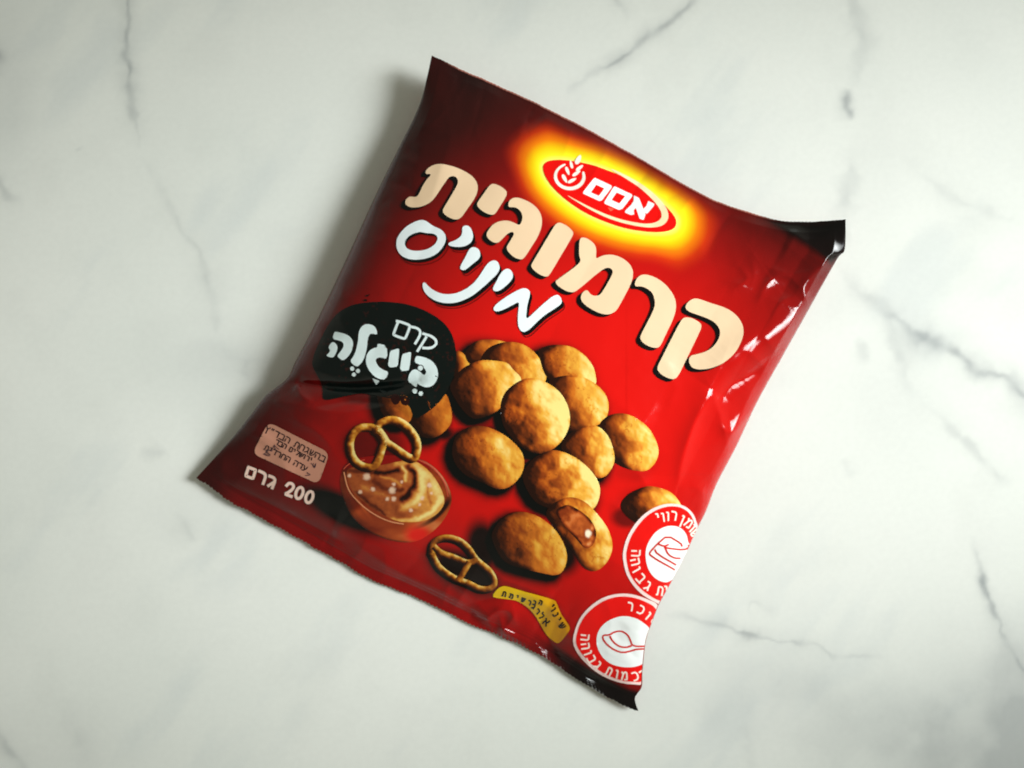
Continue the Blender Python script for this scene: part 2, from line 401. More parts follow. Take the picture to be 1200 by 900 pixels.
# ---- picture shapes used both by the film's printed shading and by the prints on it
A6 = (460,180,6.); B6 = (600,250,6.); C6 = (720,320,6.); D5 = (455,250,1200/220.); E6 = (630,170,1200/180.)
F6 = (360,340,1200/180.); G7 = (280,480,7.5); J6 = (720,580,900/130.); K6 = (660,690,6.); M7 = (570,670,7.5)
N6 = (520,390,6.); O4 = (500,380,4.); R4 = (490,610,4.8); W3 = (560,570,900/270.); H8 = (420,440,1200/140.); P5 = (390,470,900/170.)
OVAL = catmull(T(E6, [(42,185),(50,150),(90,125),(160,118),(240,122),(340,138),(450,165),(560,205),(680,255),(800,325),(920,410),(1010,490),(1065,555),(1082,600),(1070,645),(1020,672),(930,682),(820,675),(680,650),(540,605),(400,545),(270,465),(160,375),(90,295),(55,235)]), 3)
BISC = [  # (outline, brightness, light direction offset)
 (T(N6, [(70,300),(85,140),(130,138),(165,180),(182,225),(130,300)]), .80, 0),
 (T(N6, [(150,150),(180,100),(230,60),(300,48),(380,52),(450,75),(400,130),(330,190),(250,230),(180,215)]), .62, 0),
 (T(N6, [(255,200),(300,120),(370,80),(450,65),(540,75),(620,120),(680,190),(712,260),(716,340),(640,380),(520,370),(400,300),(300,250)]), .80, 0),
 (T(N6, [(665,130),(720,95),(800,85),(900,100),(980,150),(1040,220),(1066,290),(1062,370),(950,400),(840,380),(760,340),(710,290),(680,200)]), .84, 0),
 (T(N6, [(740,345),(800,310),(900,300),(990,315),(1080,370),(1140,440),(1160,520),(1140,600),(1080,650),(1000,682),(920,692),(850,680),(800,600),(770,480)]), .80, 0),
 (T(O4, [(805,480),(850,430),(920,418),(990,445),(1050,500),(1085,580),(1075,640),(1030,685),(960,682),(900,660),(850,620),(820,560)]), .86, 0),
 (T(O4, [(630,580),(660,520),(720,490),(790,475),(840,510),(870,570),(880,640),(850,700),(810,720),(750,700),(680,650)]), .98, 0),
 (T(N6, [(45,385),(80,310),(150,240),(260,195),(350,195),(440,210),(490,260),(545,325),(520,400),(450,470),(380,545),(290,592),(210,602),(150,560),(90,480)]), .86, 0),
 (T(O4, [(120,600),(135,530),(180,490),(240,475),(310,490),(380,530),(440,590),(458,650),(440,710),(390,760),(330,770),(260,740),(190,710),(140,660)]), .80, 0),
 (T(N6, [(398,530),(420,440),(470,380),(550,330),(620,320),(700,340),(780,385),(840,450),(880,540),(886,640),(850,730),(790,800),(720,840),(640,846),(560,810),(480,740),(420,650)]), 1.08, 0),
 (T(O4, [(450,720),(480,650),(530,610),(600,590),(680,615),(750,665),(800,730),(812,790),(790,855),(740,880),(660,880),(570,860),(500,820)]), 1.0, 0),
 (T(O4, [(910,860),(940,800),(1010,765),(1060,760),(1140,785),(1190,845),(1180,900),(1080,940),(980,930)]), .80, 0),
 (T(R4, [(415,90),(430,40),(470,-10),(540,-48),(620,-45),(700,-10),(770,50),(820,130),(838,210),(815,280),(770,305),(680,290),(580,265),(490,230),(440,160)]), .72, 0),
 (T(H8, [(195,150),(340,160),(480,200),(545,320),(535,430),(480,490),(380,500),(280,430),(220,330)]), .58, 0),
 (T(H8, [(880,190),(922,290),(942,400),(920,500),(830,590),(740,628),(640,612),(590,545),(525,480),(560,400),(700,260),(800,200)]), .62, 0),
]
BISC = [(catmull(p, 5), b, k) for p, b, k in BISC]
HALF = catmull(T(W3, [(268,112),(290,70),(350,42),(410,55),(460,100),(510,170),(525,240),(500,300),(455,330),(410,312),(370,250),(320,190)]), 5)
FILL = catmull(T(W3, [(305,100),(345,72),(392,90),(440,130),(462,180),(450,225),(420,240),(385,205),(345,160)]), 5)
BOWL = catmull(T(P5, [(50,470),(58,570),(110,700),(200,790),(320,850),(440,875),(540,860),(640,790),(710,700),(738,600),(700,490),(620,400),(520,350),(380,335),(200,345),(90,385)]), 5)

def film_color(P, Q, u, v):
    sh = P.shape
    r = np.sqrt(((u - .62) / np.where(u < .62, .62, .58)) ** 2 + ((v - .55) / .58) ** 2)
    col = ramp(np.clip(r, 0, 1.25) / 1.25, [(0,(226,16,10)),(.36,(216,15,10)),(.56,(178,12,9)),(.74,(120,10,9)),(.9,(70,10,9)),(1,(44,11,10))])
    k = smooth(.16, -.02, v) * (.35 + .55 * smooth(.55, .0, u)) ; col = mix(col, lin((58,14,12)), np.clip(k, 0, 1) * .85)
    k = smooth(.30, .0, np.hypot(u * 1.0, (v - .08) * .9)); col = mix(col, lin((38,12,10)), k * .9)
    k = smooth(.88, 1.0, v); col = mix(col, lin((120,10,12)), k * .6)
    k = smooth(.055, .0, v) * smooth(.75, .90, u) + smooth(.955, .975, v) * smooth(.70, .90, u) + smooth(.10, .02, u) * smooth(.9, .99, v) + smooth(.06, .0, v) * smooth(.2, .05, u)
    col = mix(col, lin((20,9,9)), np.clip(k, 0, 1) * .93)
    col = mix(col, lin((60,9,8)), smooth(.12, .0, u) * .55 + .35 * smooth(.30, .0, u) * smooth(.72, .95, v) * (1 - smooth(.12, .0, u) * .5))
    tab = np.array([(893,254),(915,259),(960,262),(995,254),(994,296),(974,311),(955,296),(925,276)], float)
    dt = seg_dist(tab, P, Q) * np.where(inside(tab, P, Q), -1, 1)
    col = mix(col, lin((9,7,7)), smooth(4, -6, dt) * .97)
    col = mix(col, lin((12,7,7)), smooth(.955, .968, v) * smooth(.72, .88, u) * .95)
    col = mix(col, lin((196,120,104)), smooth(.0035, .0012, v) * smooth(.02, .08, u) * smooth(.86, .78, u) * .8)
    # printed glow round the emblem
    d = seg_dist(OVAL, P, Q); d = np.where(inside(OVAL, P, Q), 0, d)
    d = d * (1 - .28 * smooth(760, 800, P) * smooth(200, 250, Q)) * (1 - .25 * smooth(680, 640, P) * smooth(215, 170, Q))
    gl = ramp(np.clip(d / 42, 0, 1), [(0,(255,250,120)),(.12,(255,242,36)),(.27,(250,204,10)),(.44,(240,126,6)),(.66,(224,62,8)),(1,(190,15,10))])
    col = mix(col, gl, smooth(42, 17, d) * smooth(-.005, .05, v))
    # printed shadows under the pictured food
    dk = np.zeros(sh)
    for p, b, _ in BISC:
        c = p.mean(0); q = p + np.array([-7, 6])
        m = (P > c[0] - 90) & (P < c[0] + 90) & (Q > c[1] - 90) & (Q < c[1] + 90)
        dd = seg_dist(q[::3], P[m], Q[m]); ins = inside(q[::3], P[m], Q[m])
        dk[m] = np.maximum(dk[m], .93 * np.where(ins, 1, np.exp(-(dd / 8.) ** 2)) * (1 - .8 * smooth(690, 740, c[0])))
    for cx, cy, rx, ry, ang, st in [(402,598,62,20,28,.95),(548,462,52,30,60,1),(600,520,46,16,30,.9),(650,500,40,40,0,.8),(590,430,60,30,20,.9),(500,500,46,14,20,.9),(566,640,22,34,-10,.9),(655,652,28,26,0,.9),(545,670,52,24,28,.9),(440,520,40,28,0,.6),(430,466,34,9,0,.6),(735,606,20,14,0,.7),(600,690,60,8,20,.35)]:
        a = math.radians(ang); x = (P - cx) * math.cos(a) + (Q - cy) * math.sin(a); y = -(P - cx) * math.sin(a) + (Q - cy) * math.cos(a)
        dk = np.maximum(dk, st * smooth(1.25, .55, np.hypot(x / rx, y / ry)))
    col = mix(col, lin((5,7,6)), np.clip(dk * 1.1, 0, 1))
    sp = (vnoise(P / 2.1, Q / 2.1) > .93) * np.exp(-(np.hypot(P - 395, Q - 380) / 70) ** 2)
    col = mix(col, lin((60,14,10)), sp * .5)
    return col

# ------------------------------------------------------------------ the bag
bag = bpy.data.objects.new('snack_bag', None); sc.collection.objects.link(bag)
bag.empty_display_size = .05
bag['label'] = 'shiny red pillow snack bag with cream lettering lying on the marble table'
bag['category'] = 'snack bag'

def sheet(name, u, v, front, parent=bag, zig=0.0, off=0.0):
    U, Vv = np.meshgrid(u, v, indexing='ij'); P, Q = px_of(U, Vv)
    z = zfront(U, Vv, P, Q) if front else np.minimum(zback(U, Vv), np.maximum(zfront(U, Vv, P, Q) - .0006, .0002))
    if zig:
        k = smooth(zig[0], zig[1], Vv); tooth = (np.abs((U * 110) % 1 - .5) * 2 - .5) * zig[2]
        jag = tooth + 1.2 * fbm(U * 40, U * 3, 3)
        Q = Q + k * jag; P = P - k * jag * .4
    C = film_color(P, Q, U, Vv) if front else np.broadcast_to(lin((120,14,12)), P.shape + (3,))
    Wp = world(P, Q, z + off)
    return make_mesh(name, Wp.reshape(-1, 3), grid_faces(len(u), len(v), flip=front), np.asarray(C).reshape(-1, 3), FILM, parent)
uu = .5 - .5 * np.cos(np.linspace(0, np.pi, 430)); uu = .35 * uu + .65 * np.linspace(0, 1, 430)
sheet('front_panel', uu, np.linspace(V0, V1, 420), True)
sheet('back_panel', uu[::3].tolist() + [1.0] if uu[::3][-1] < 1 else uu[::3], np.linspace(.003, .997, 160), False)
def seal(name, va, vb, zig):
    u = np.linspace(0, 1, 900); v = np.linspace(va, vb, 34)
    U, Vv = np.meshgrid(u, v, indexing='ij'); P, Q = px_of(U, Vv)
    z = zfront(U, Vv, P, Q) + 4e-5 * np.sin((Vv - va) / (vb - va) * 2 * np.pi * 7) * np.clip(np.minimum(Vv - va, vb - Vv) / .006, 0, 1)
    k = smooth(zig[0], zig[1], Vv); jag = (np.abs((U * 120) % 1 - .5) * 2 - .5) * zig[2] + zig[2] * 1.6 * fbm(U * 40, U * 3, 3)
    mid = np.clip(np.minimum(U, 1 - U) / .02, 0, 1)
    Q = Q + k * jag * mid; P = P - k * jag * mid * .45
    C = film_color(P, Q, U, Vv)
    top = world(P, Q, z); bot = world(P, Q, np.maximum(z - .00035, .0003))
    n = len(u); m = len(v); F = grid_faces(n, m, True); nv = n * m
    ring = [i * m for i in range(n)] + [(n - 1) * m + j for j in range(1, m)] + [i * m + m - 1 for i in range(n - 2, -1, -1)] + [j for j in range(m - 2, 0, -1)]
    r = np.array(ring); r2 = np.roll(r, -1); sd = np.stack([r, r2, r2 + nv, r + nv], 1)
    C = C.reshape(-1, 3); k = len(r); i = np.arange(k)
    sd = np.stack([i, (i + 1) % k, (i + 1) % k + k, i + k], 1) + 2 * nv
    T3, B3 = top.reshape(-1, 3), bot.reshape(-1, 3)
    make_mesh(name, np.vstack([T3, B3, T3[r], B3[r]]), np.vstack([F, grid_faces(n, m) + nv, sd]), np.vstack([C, C, C[r], C[r]]), FILM, bag)
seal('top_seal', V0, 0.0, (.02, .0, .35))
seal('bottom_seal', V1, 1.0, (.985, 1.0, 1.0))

# ------------------------------------------------------------------ prints on the film
LAY = 0.00011
def cut(poly_list, spacing, union=False):
    """triangulate 2-D outlines (even-odd, or union) with inner points -> points, triangles"""
    polys = [resample(p, max(spacing * .8, .5)) for p in poly_list]
    allp = np.vstack(polys); lo = allp.min(0); hi = allp.max(0)
    gx, gy = np.meshgrid(np.arange(lo[0], hi[0], spacing), np.arange(lo[1], hi[1], spacing)); gx = gx + (np.arange(gx.shape[0]) % 2)[:, None] * spacing * .5
    gx = gx.ravel(); gy = gy.ravel()
    def test(x, y):
        m = [inside(p, x, y) for p in polys]
        if union: return np.any(m, 0)
        r = m[0]
        for q in m[1:]: r = r ^ q
        return r
    k = test(gx, gy)
    if k.any():
        gx, gy = gx[k], gy[k]
        dd = np.min([seg_dist(p, gx, gy) for p in polys], 0); gx, gy = gx[dd > spacing * .45], gy[dd > spacing * .45]
    else: gx = gy = np.zeros(0)
    verts = []; edges = []
    for p in polys:
        b = len(verts); n = len(p); verts += [Vector(q) for q in p]; edges += [(b + i, b + (i + 1) % n) for i in range(n)]
    verts += [Vector(q) for q in zip(gx, gy)]
    r = delaunay_2d_cdt(verts, edges, [], 0, 1e-5, False)
    vo = np.array([(q.x, q.y) for q in r[0]]); fo = np.array(r[2])
    c = vo[fo].mean(1); fo = fo[test(c[:, 0], c[:, 1])]
    used = np.unique(fo); mp = np.full(len(vo), -1); mp[used] = np.arange(len(used))
    return vo[used], mp[fo]
def clip_right(poly):
    """keep a print on the front panel: trim it where the film turns under at the bag's right edge"""
    p = resample(np.asarray(poly, float), .8); u, v = uv_of(p[:, 0], p[:, 1])
    if u.max() < .997: return p
    q = p.copy(); m = u > .997
    q[m] = np.stack(px_of(np.full(m.sum(), .997), v[m]), 1); return q
def decal(name, polys, layer, color, parent, spacing=2.4, union=False, label=None):
    pts, tri = cut([clip_right(p) for p in polys], min(spacing, 1.7), union)
    if len(tri) == 0: return None
    Wp = surf(pts[:, 0], pts[:, 1], LAY * layer)
    col = color(pts[:, 0], pts[:, 1]) if callable(color) else np.broadcast_to(lin(color), (len(pts), 3))
    a, b, c = Wp[tri[:, 0]], Wp[tri[:, 1]], Wp[tri[:, 2]]
    fl = np.cross(b - a, c - a)[:, 2] < 0; tri = tri.copy(); tri[fl] = tri[fl][:, ::-1]
    o = make_mesh(name, Wp, tri, col, INK, parent)
    if label: o['label'] = label
    return o
def ribbon_pts(p, wd, step=1.3):
    p = resample(np.asarray(p, float), step, False); t = np.gradient(p, axis=0); t /= np.linalg.norm(t, axis=1)[:, None] + 1e-9
    n = np.stack([-t[:, 1], t[:, 0]], 1); wv = np.broadcast_to(wd, (len(p),))[:, None] / 2
    p = p.copy(); p[0] -= t[0] * wv[0] * .5; p[-1] += t[-1] * wv[-1] * .5
    return p, n, wv
def strokes(name, lines, wd, layer, color, parent, across=2, label=None, shade=None):
    """printed line work: every line a ribbon laid on the film, joined into one print"""
    VV, FF, CC = [], [], []; base = 0
    for i, ln in enumerate(lines):
        p, n, wv = ribbon_pts(ln, wd); k = np.linspace(-1, 1, across + 1)
        g = p[:, None, :] + n[:, None, :] * wv[:, None, :] * k[None, :, None]
        flat = g.reshape(-1, 2); u, v = uv_of(flat[:, 0], flat[:, 1]); m = u > .997
        if m.any(): flat[m] = np.stack(px_of(np.full(m.sum(), .997), v[m]), 1)
        VV.append(surf(flat[:, 0], flat[:, 1], LAY * (layer + .25 * (i % 4) / 4)))
        FF.append(grid_faces(len(p), across + 1) + base); base += len(flat)
        if shade is not None: CC.append(shade(flat, np.tile(k, len(p)), np.repeat(np.linspace(0, 1, len(p)), across + 1), np.repeat(n, across + 1, 0)))
        else: CC.append(np.broadcast_to(lin(color), (len(flat), 3)))
    V = np.vstack(VV); F = np.vstack(FF)
    a, b, c = V[F[:, 0]], V[F[:, 1]], V[F[:, 2]]; fl = np.cross(b - a, c - a)[:, 2] < 0; F[fl] = F[fl][:, ::-1]
    o = make_mesh(name, V, F, np.vstack(CC), INK, parent)
    if label: o['label'] = label
    return o

# --- pictured biscuits
CRUST = [(0,(34,14,7)),(.18,(84,36,12)),(.38,(150,68,20)),(.58,(208,114,32)),(.78,(240,174,62)),(1,(252,224,136))]
def biscuit_paint(poly, bright, k):
    c = poly.mean(0); d = poly - c
    cov = d.T @ d / len(d); ex = np.sqrt(np.linalg.eigvalsh(cov)).mean() * 1.42
    icov = np.linalg.inv(cov * 2)
    sd = 31.7 * (k + 1)
    def f(P, Q):
        x, y = P - c[0], Q - c[1]
        rr = np.sqrt(np.maximum(icov[0, 0] * x * x + 2 * icov[0, 1] * x * y + icov[1, 1] * y * y, 0))
        e = seg_dist(poly, P, Q)
        hgt = lambda a, b: 1.5 * fbm(a / 20 + sd, b / 20, 2) + .22 * fbm(a / 5 + sd, b / 5 + 9, 2)
        gx = hgt(P + 1, Q) - hgt(P - 1, Q); gy = hgt(P, Q + 1) - hgt(P, Q - 1)
        L = np.tanh(1.25 * (.85 * x / ex - .30 * y / ex + .05)) - .9 * gx + .35 * gy
        t = .56 + .58 * L - .10 * np.clip(rr - .75, 0, 1)
        facet = fbm(P / 26 + sd * 2, Q / 22 + sd, 2)
        t = t + .10 * np.tanh(7 * (facet + .45 * x / ex))
        crack = np.abs(fbm(P / 9 + sd, Q / 15 + 3, 3)); t = t - .20 * smooth(.035, .0, crack) * smooth(.15, .5, facet + .2)
        t = t - .42 * smooth(8, 0, e) * smooth(.2, -.7, x / ex + .3 * (-y) / ex) - .10 * smooth(3, 0, e)
        t = t * bright
        col = ramp(t, CRUST)
        return mix(col, col * np.array([1.05, .80, .55]), smooth(.1, -.8, x / ex) * .6)
    return f
order = sorted(range(len(BISC)), key=lambda i: 0)
for i, (p, b, _) in enumerate(BISC):
    decal('biscuit_picture', [p], 1.5 + .06 * i, biscuit_paint(p, b, i), bag, 1.25)
hb = decal('filled_biscuit_picture', [HALF], 2.5, biscuit_paint(HALF, .92, 21), bag, 1.2, label='pictured half biscuit showing its caramel filling')
def fill_paint(P, Q):
    e = seg_dist(FILL, P, Q); w1 = fbm(P / 8, Q / 8, 3)
    t = .50 + .30 * np.sin((P * .8 + Q * .55) / 5.5 + 3 * w1) * .6 + .15 * w1 + .2 * smooth(670, 698, P) - .55 * smooth(4.5, 0, e + 1.5 * w1)
    col = ramp(t, [(0,(44,14,6)),(.35,(142,54,18)),(.65,(204,100,40)),(1,(244,176,110))])
    return mix(col, lin((255,240,210)), smooth(5.5, 2.5, np.hypot((P - 689) * 1.3 + 2 * w1, (Q - 625) * .9)))
decal('filling', [FILL], 3.0, fill_paint, hb, 1.1)

# --- pictured bowl of cream and pretzels
def bowl_paint(P, Q):
    x = (P - 390) * P5[2]; y = (Q - 470) * P5[2]
    e = seg_dist(BOWL, P, Q)
    t = .44 + .22 * fbm(x / 150, y / 70, 3) + .34 * smooth(200, 560, x) * smooth(560, 800, y) - .25 * smooth(430, 350, y)
    t = t + .30 * smooth(16, 2, np.abs(x - 95 - (y - 470) * .32 - .0009 * (y - 470) ** 2)) * smooth(420, 500, y) * smooth(760, 600, y)
    col = ramp(t, [(0,(56,12,8)),(.4,(136,42,16)),(.7,(190,80,32)),(1,(232,140,80))])
    col = mix(col, lin((236,26,20)), smooth(120, 30, np.hypot(x - 530, (y - 830) * 1.3)) * .95)
    col = mix(col, lin((150,12,10)), smooth(440, 400, y) * .95)
    col = mix(col, lin((26,10,8)), smooth(2.6, .3, e) * smooth(560, 420, x) * smooth(500, 620, y) * .8)
    col = mix(col, lin((30,10,8)), smooth(40, 4, np.abs(np.hypot(x - 395, (y - 520) / .93) - 330)) * smooth(330, 120, x) * .5)
    col = mix(col, lin((244,150,110)), smooth(1.6, .4, np.abs(e - 1.6)) * smooth(500, 640, x) * smooth(620, 480, y) * .8)
    return mix(col, lin((14,10,8)), smooth(24, 8, np.abs(np.hypot(x - 380, (y - 560) / .70) - 345)) * smooth(470, 640, x) * smooth(560, 640, y) * .95)
bw = decal('bowl_picture', [BOWL], 1.6, bowl_paint, bag, 1.3, label='pictured glass bowl of caramel cream')
CREAM = catmull(T(P5, [(88,440),(150,405),(300,395),(400,375),(480,362),(560,400),(630,470),(680,560),(692,630),(650,695),(560,742),(430,748),(330,712),(220,645),(130,560)]), 5)
def cream_paint(P, Q):
    x = (P - 390) * P5[2]; y = (Q - 470) * P5[2]
    wob = fbm(x / 70, y / 55, 3); xx = x + 16 * wob; yy = y + 14 * fbm(x / 60 + 7, y / 60, 3)
    t = .40 + .30 * smooth(380, 620, xx) + .10 * wob + .07 * fbm(x / 22, y / 16, 2)
    for pts, wd, am in [([(270,436),(340,442),(400,430)],15,-.5),([(465,400),(512,450),(508,520),(472,575),(436,602)],17,-.62),([(100,432),(200,442),(280,452)],10,-.25),
                        ([(150,560),(230,640),(330,705)],10,-.25),([(250,500),(330,540),(420,545)],16,-.22),([(180,520),(280,570),(380,600)],16,.14),
                        ([(400,382),(470,388),(536,430),(556,520),(520,610),(430,655)],24,.36),([(428,412),(456,440),(450,495)],12,.42),([(380,738),(520,732),(620,680),(682,600)],15,.36),
                        ([(570,440),(640,520),(662,610)],22,.22),([(600,480),(590,560),(610,640)],9,-.16),([(300,470),(380,490),(420,520)],10,.22)]:
        d = seg_dist(catmull(np.array(pts, float), 5, False), xx, yy, False); t = t + am * np.exp(-(d / wd) ** 2)
    col = ramp(t, [(0,(38,12,6)),(.25,(122,46,18)),(.48,(184,90,40)),(.72,(234,160,70)),(1,(254,226,140))])
    for cx, cy, rr in [(212,468,22),(105,460,12),(370,552,22),(382,515,11),(340,605,12),(380,605,15),(485,675,13),(170,562,12),(250,545,14),(430,500,10),(600,520,16),(555,600,14),(540,640,10),(615,570,10)]:
        col = mix(col, lin((255,214,180)), smooth(rr * 1.3, rr * .5, np.hypot(x - cx + 6 * fbm(x / 9, y / 9, 2), y - cy)) * .85)
    return col
decal('cream', [CREAM], 2.3, cream_paint, bw, 1.1)
strokes('bowl_rim', [catmull(T(P5, [(72,440),(100,545),(170,632),(260,700),(350,742),(440,760)]), 5, False)], 1.5, 2.9, (232,150,104), bw, 2)
for q in ([(70,420),(110,385),(200,362)], [(530,362),(620,412),(690,500),(716,590)]): strokes('bowl_rim', [catmull(T(P5, q), 5, False)], 1.0, 2.9, (214,84,58), bw, 2)
def pretzel_shade(bias, seed):
    def f(flat, k, al, n):
        lit = k * np.sign(n[:, 0] + 1e-6) * np.abs(n[:, 0]) * .6 - .45 * k * n[:, 1]
        t = .46 + bias + 1.05 * lit - .30 * np.abs(k) ** 4 + .36 * fbm(flat[:, 0] / 5 + seed, flat[:, 1] / 5, 3)
        return ramp(t, [(0,(42,14,6)),(.3,(110,50,12)),(.55,(186,104,26)),(.8,(234,168,60)),(1,(252,222,140))])
    return f
pz1 = T(P5, [(330,245),(285,180),(225,160),(160,172),(118,225),(112,300),(140,365),(190,402),(252,408),(285,365),(305,300),(318,255),(292,205),(268,178),(300,135),(372,116),(445,145),(505,210),(528,275),(512,350),(470,345),(400,298),(340,258)])
p1 = strokes('pretzel_picture', [catmull(pz1, 5, False)], 8.8, 3.6, (200,120,40), bag, 8, shade=pretzel_shade(.10, 2), label='pictured pretzel standing in the cream')
strokes('pretzel_shadow', [catmull(pz1 + np.array([-2.6, 1.6]), 5, False)], 8.0, 3.0, (34,12,6), p1, 2)
pz2a = T(R4, [(75,180),(90,120),(150,96),(220,106),(280,150),(330,220),(400,280),(430,340),(410,378),(350,382),(280,350),(200,320),(120,260),(78,185)])
pz2b = T(R4, [(95,150),(130,180),(200,205),(275,235),(330,222)]); pz2c = T(R4, [(285,238),(255,290),(230,330)])
p2 = strokes('pretzel_picture', [catmull(q, 5, False) for q in (pz2a, pz2b, pz2c)], 7.4, 2.4, (190,110,40), bag, 8, shade=pretzel_shade(.0, 9), label='pictured pretzel lying beside the bowl')
strokes('pretzel_shadow', [catmull(pz2a + np.array([-2.6, 2.2]), 5, False)], 7.0, 1.9, (12,6,5), p2, 2)

# --- emblem
logo = decal('brand_emblem', [OVAL], 2.0, (240,12,8), bag, 2.4, label='red oval emblem with wheat ear and white letters')
ring_o = T(E6, [(570,185),(680,235),(800,300),(900,375),(980,455),(1018,520),(1022,580),(990,625),(920,648),(820,645),(690,620),(560,580),(430,520),(310,450),(205,380),(320,443),(440,503),(560,555),(690,595),(820,618),(900,615),(955,590),(972,555),(955,500),(890,420),(790,330),(680,260),(575,200)])
decal('emblem_ring', [chaikin(ring_o, 2)], 3.0, (252,226,180), logo, 2.0)
wring = T(E6, [(215,145),(170,165),(135,205),(123,250),(138,300),(180,340),(240,360),(300,352),(350,320),(375,275),(372,235),(360,205),(345,215),(352,250),(340,285),(310,315),(260,332),(210,325),(170,300),(148,260),(152,215),(180,180),(220,160)])
wh = [chaikin(wring, 2)]
for cx, cy, l, wd, ang in [(316,118,40,19,-62),(262,155,34,12,-105),(232,205,36,13,68),(210,265,38,14,62),(326,182,36,13,-38),(302,224,38,13,-34),(268,280,38,13,-28)]:
    a = math.radians(ang); th = np.linspace(0, 2 * np.pi, 16, endpoint=False)
    ex, ey = l * np.cos(th), wd * np.sin(th) * (1 - .25 * np.cos(th))
    wh.append(T(E6, [(cx + x * math.cos(a) - y * math.sin(a), cy + x * math.sin(a) + y * math.cos(a)) for x, y in zip(ex, ey)]))
decal('wheat_ear', wh, 3.2, (252,240,228), logo, 1.6, union=True)
for pl in ([[(445,258),(578,320),(575,338),(500,435),(480,440),(352,382),(355,368),(432,266)],[(455,312),(520,342),(476,400),(414,372)]],
           [[(600,325),(735,388),(740,402),(662,500),(635,510),(520,460),(520,446),(588,335)],[(615,373),(682,402),(636,460),(575,432)]]):
    decal('letter', [T(E6, q) for q in pl], 3.2, (244,246,244), logo, 1.8)
decal('letter', [T(E6, q) for q in ([(752,398),(790,415),(812,470),(842,545),(826,590),(795,578),(770,505),(748,450)],[(862,440),(912,462),(905,480),(852,542),(812,512),(848,480)],[(757,430),(790,470),(748,512),(754,545),(725,550),(680,530),(684,514),(728,472)])], 3.2, (244,246,244), logo, 1.8, union=True)
decal('vowel_mark', [T(E6, [(545,490),(600,500),(568,522)])], 3.2, (246,90,70), logo, 1.8)

# --- title and subtitle
TITLE = [
 T(A6, [(232,130),(255,100),(300,78),(350,75),(420,90),(500,122),(560,160),(592,200),(602,245),(590,295),(560,345),(520,402),(478,462),(440,468),(395,452),(360,425),(352,400),(375,362),(415,295),(452,232),(462,200),(455,175),(430,158),(400,165),(380,190),(340,250),(300,310),(270,345),(220,372),(150,385),(105,372),(88,350),(100,320),(125,303),(165,310),(185,295),(215,225),(250,175),(276,150),(262,145),(235,148)]),
 T(A6, [(685,222),(712,213),(760,232),(798,262),(805,285),(790,320),(755,375),(722,428),(700,436),(650,420),(605,385),(592,360),(605,335),(645,280)]),
 T(A6, [(812,352),(830,322),(865,310),(910,320),(975,350),(1025,395),(1050,450),(1048,520),(1020,590),(970,668),(922,742),(895,748),(850,730),(810,690),(800,665),(812,640),(850,580),(855,560),(835,550),(800,572),(772,602),(745,630),(715,630),(675,605),(658,575),(670,545),(705,500),(750,478),(800,472),(850,485),(888,508),(905,490),(915,450),(905,415),(880,388),(850,378),(815,382)]),
 T(B6, [(308,75),(335,65),(390,92),(428,130),(430,150),(415,180),(340,305),(262,438),(240,450),(190,432),(145,395),(132,372),(145,345),(220,220),(292,98)]),
 T(B6, [(475,180),(500,170),(540,185),(580,220),(592,260),(589,300),(590,324),(625,302),(690,290),(760,308),(820,350),(850,400),(848,460),(825,520),(770,620),(735,685),(690,712),(640,712),(580,690),(510,645),(482,610),(485,575),(505,548),(530,540),(540,560),(565,582),(612,582),(640,545),(690,460),(710,415),(700,392),(670,382),(640,395),(580,440),(470,535),(430,560),(380,550),(325,515),(300,485),(320,465),(400,410),(486,343),(470,305),(470,230)]),
 T(C6, [(140,75),(160,30),(200,10),(250,18),(320,50),(380,105),(420,165),(433,225),(425,285),(400,350),(360,432),(322,512),(300,530),(245,520),(190,485),(178,455),(190,425),(225,357),(260,290),(283,235),(283,190),(265,140),(225,108),(180,93),(145,98)]),
 T(C6, [(495,235),(520,200),(555,180),(590,182),(680,215),(780,245),(850,290),(895,350),(910,410),(895,480),(850,560),(780,625),(700,665),(620,680),(560,675),(530,650),(520,610),(535,580),(580,572),(640,555),(690,525),(725,480),(745,430),(735,385),(700,345),(640,315),(560,288),(505,265)]),
 T(C6, [(478,320),(510,310),(560,325),(605,355),(612,380),(600,410),(530,555),(452,716),(425,745),(390,745),(335,720),(302,685),(300,660),(320,620),(390,480),(462,342)]),
]
TITLE = [chaikin(p, 2) for p in TITLE]
shadow = [p + np.array(o) for p in TITLE for o in ((-1.2,.8),(-2.4,1.6),(-3.7,2.4),(-5.0,3.2))]
title = decal('title_lettering', shadow, 2.6, (10,8,8), bag, 2.6, union=True, label='large cream Hebrew title letters with black drop shadow')
for p in TITLE[:6]: decal('letter', [p], 3.6, (240,207,170), title, 2.4)
decal('letter', TITLE[6:], 3.6, (240,207,170), title, 2.4, union=True)
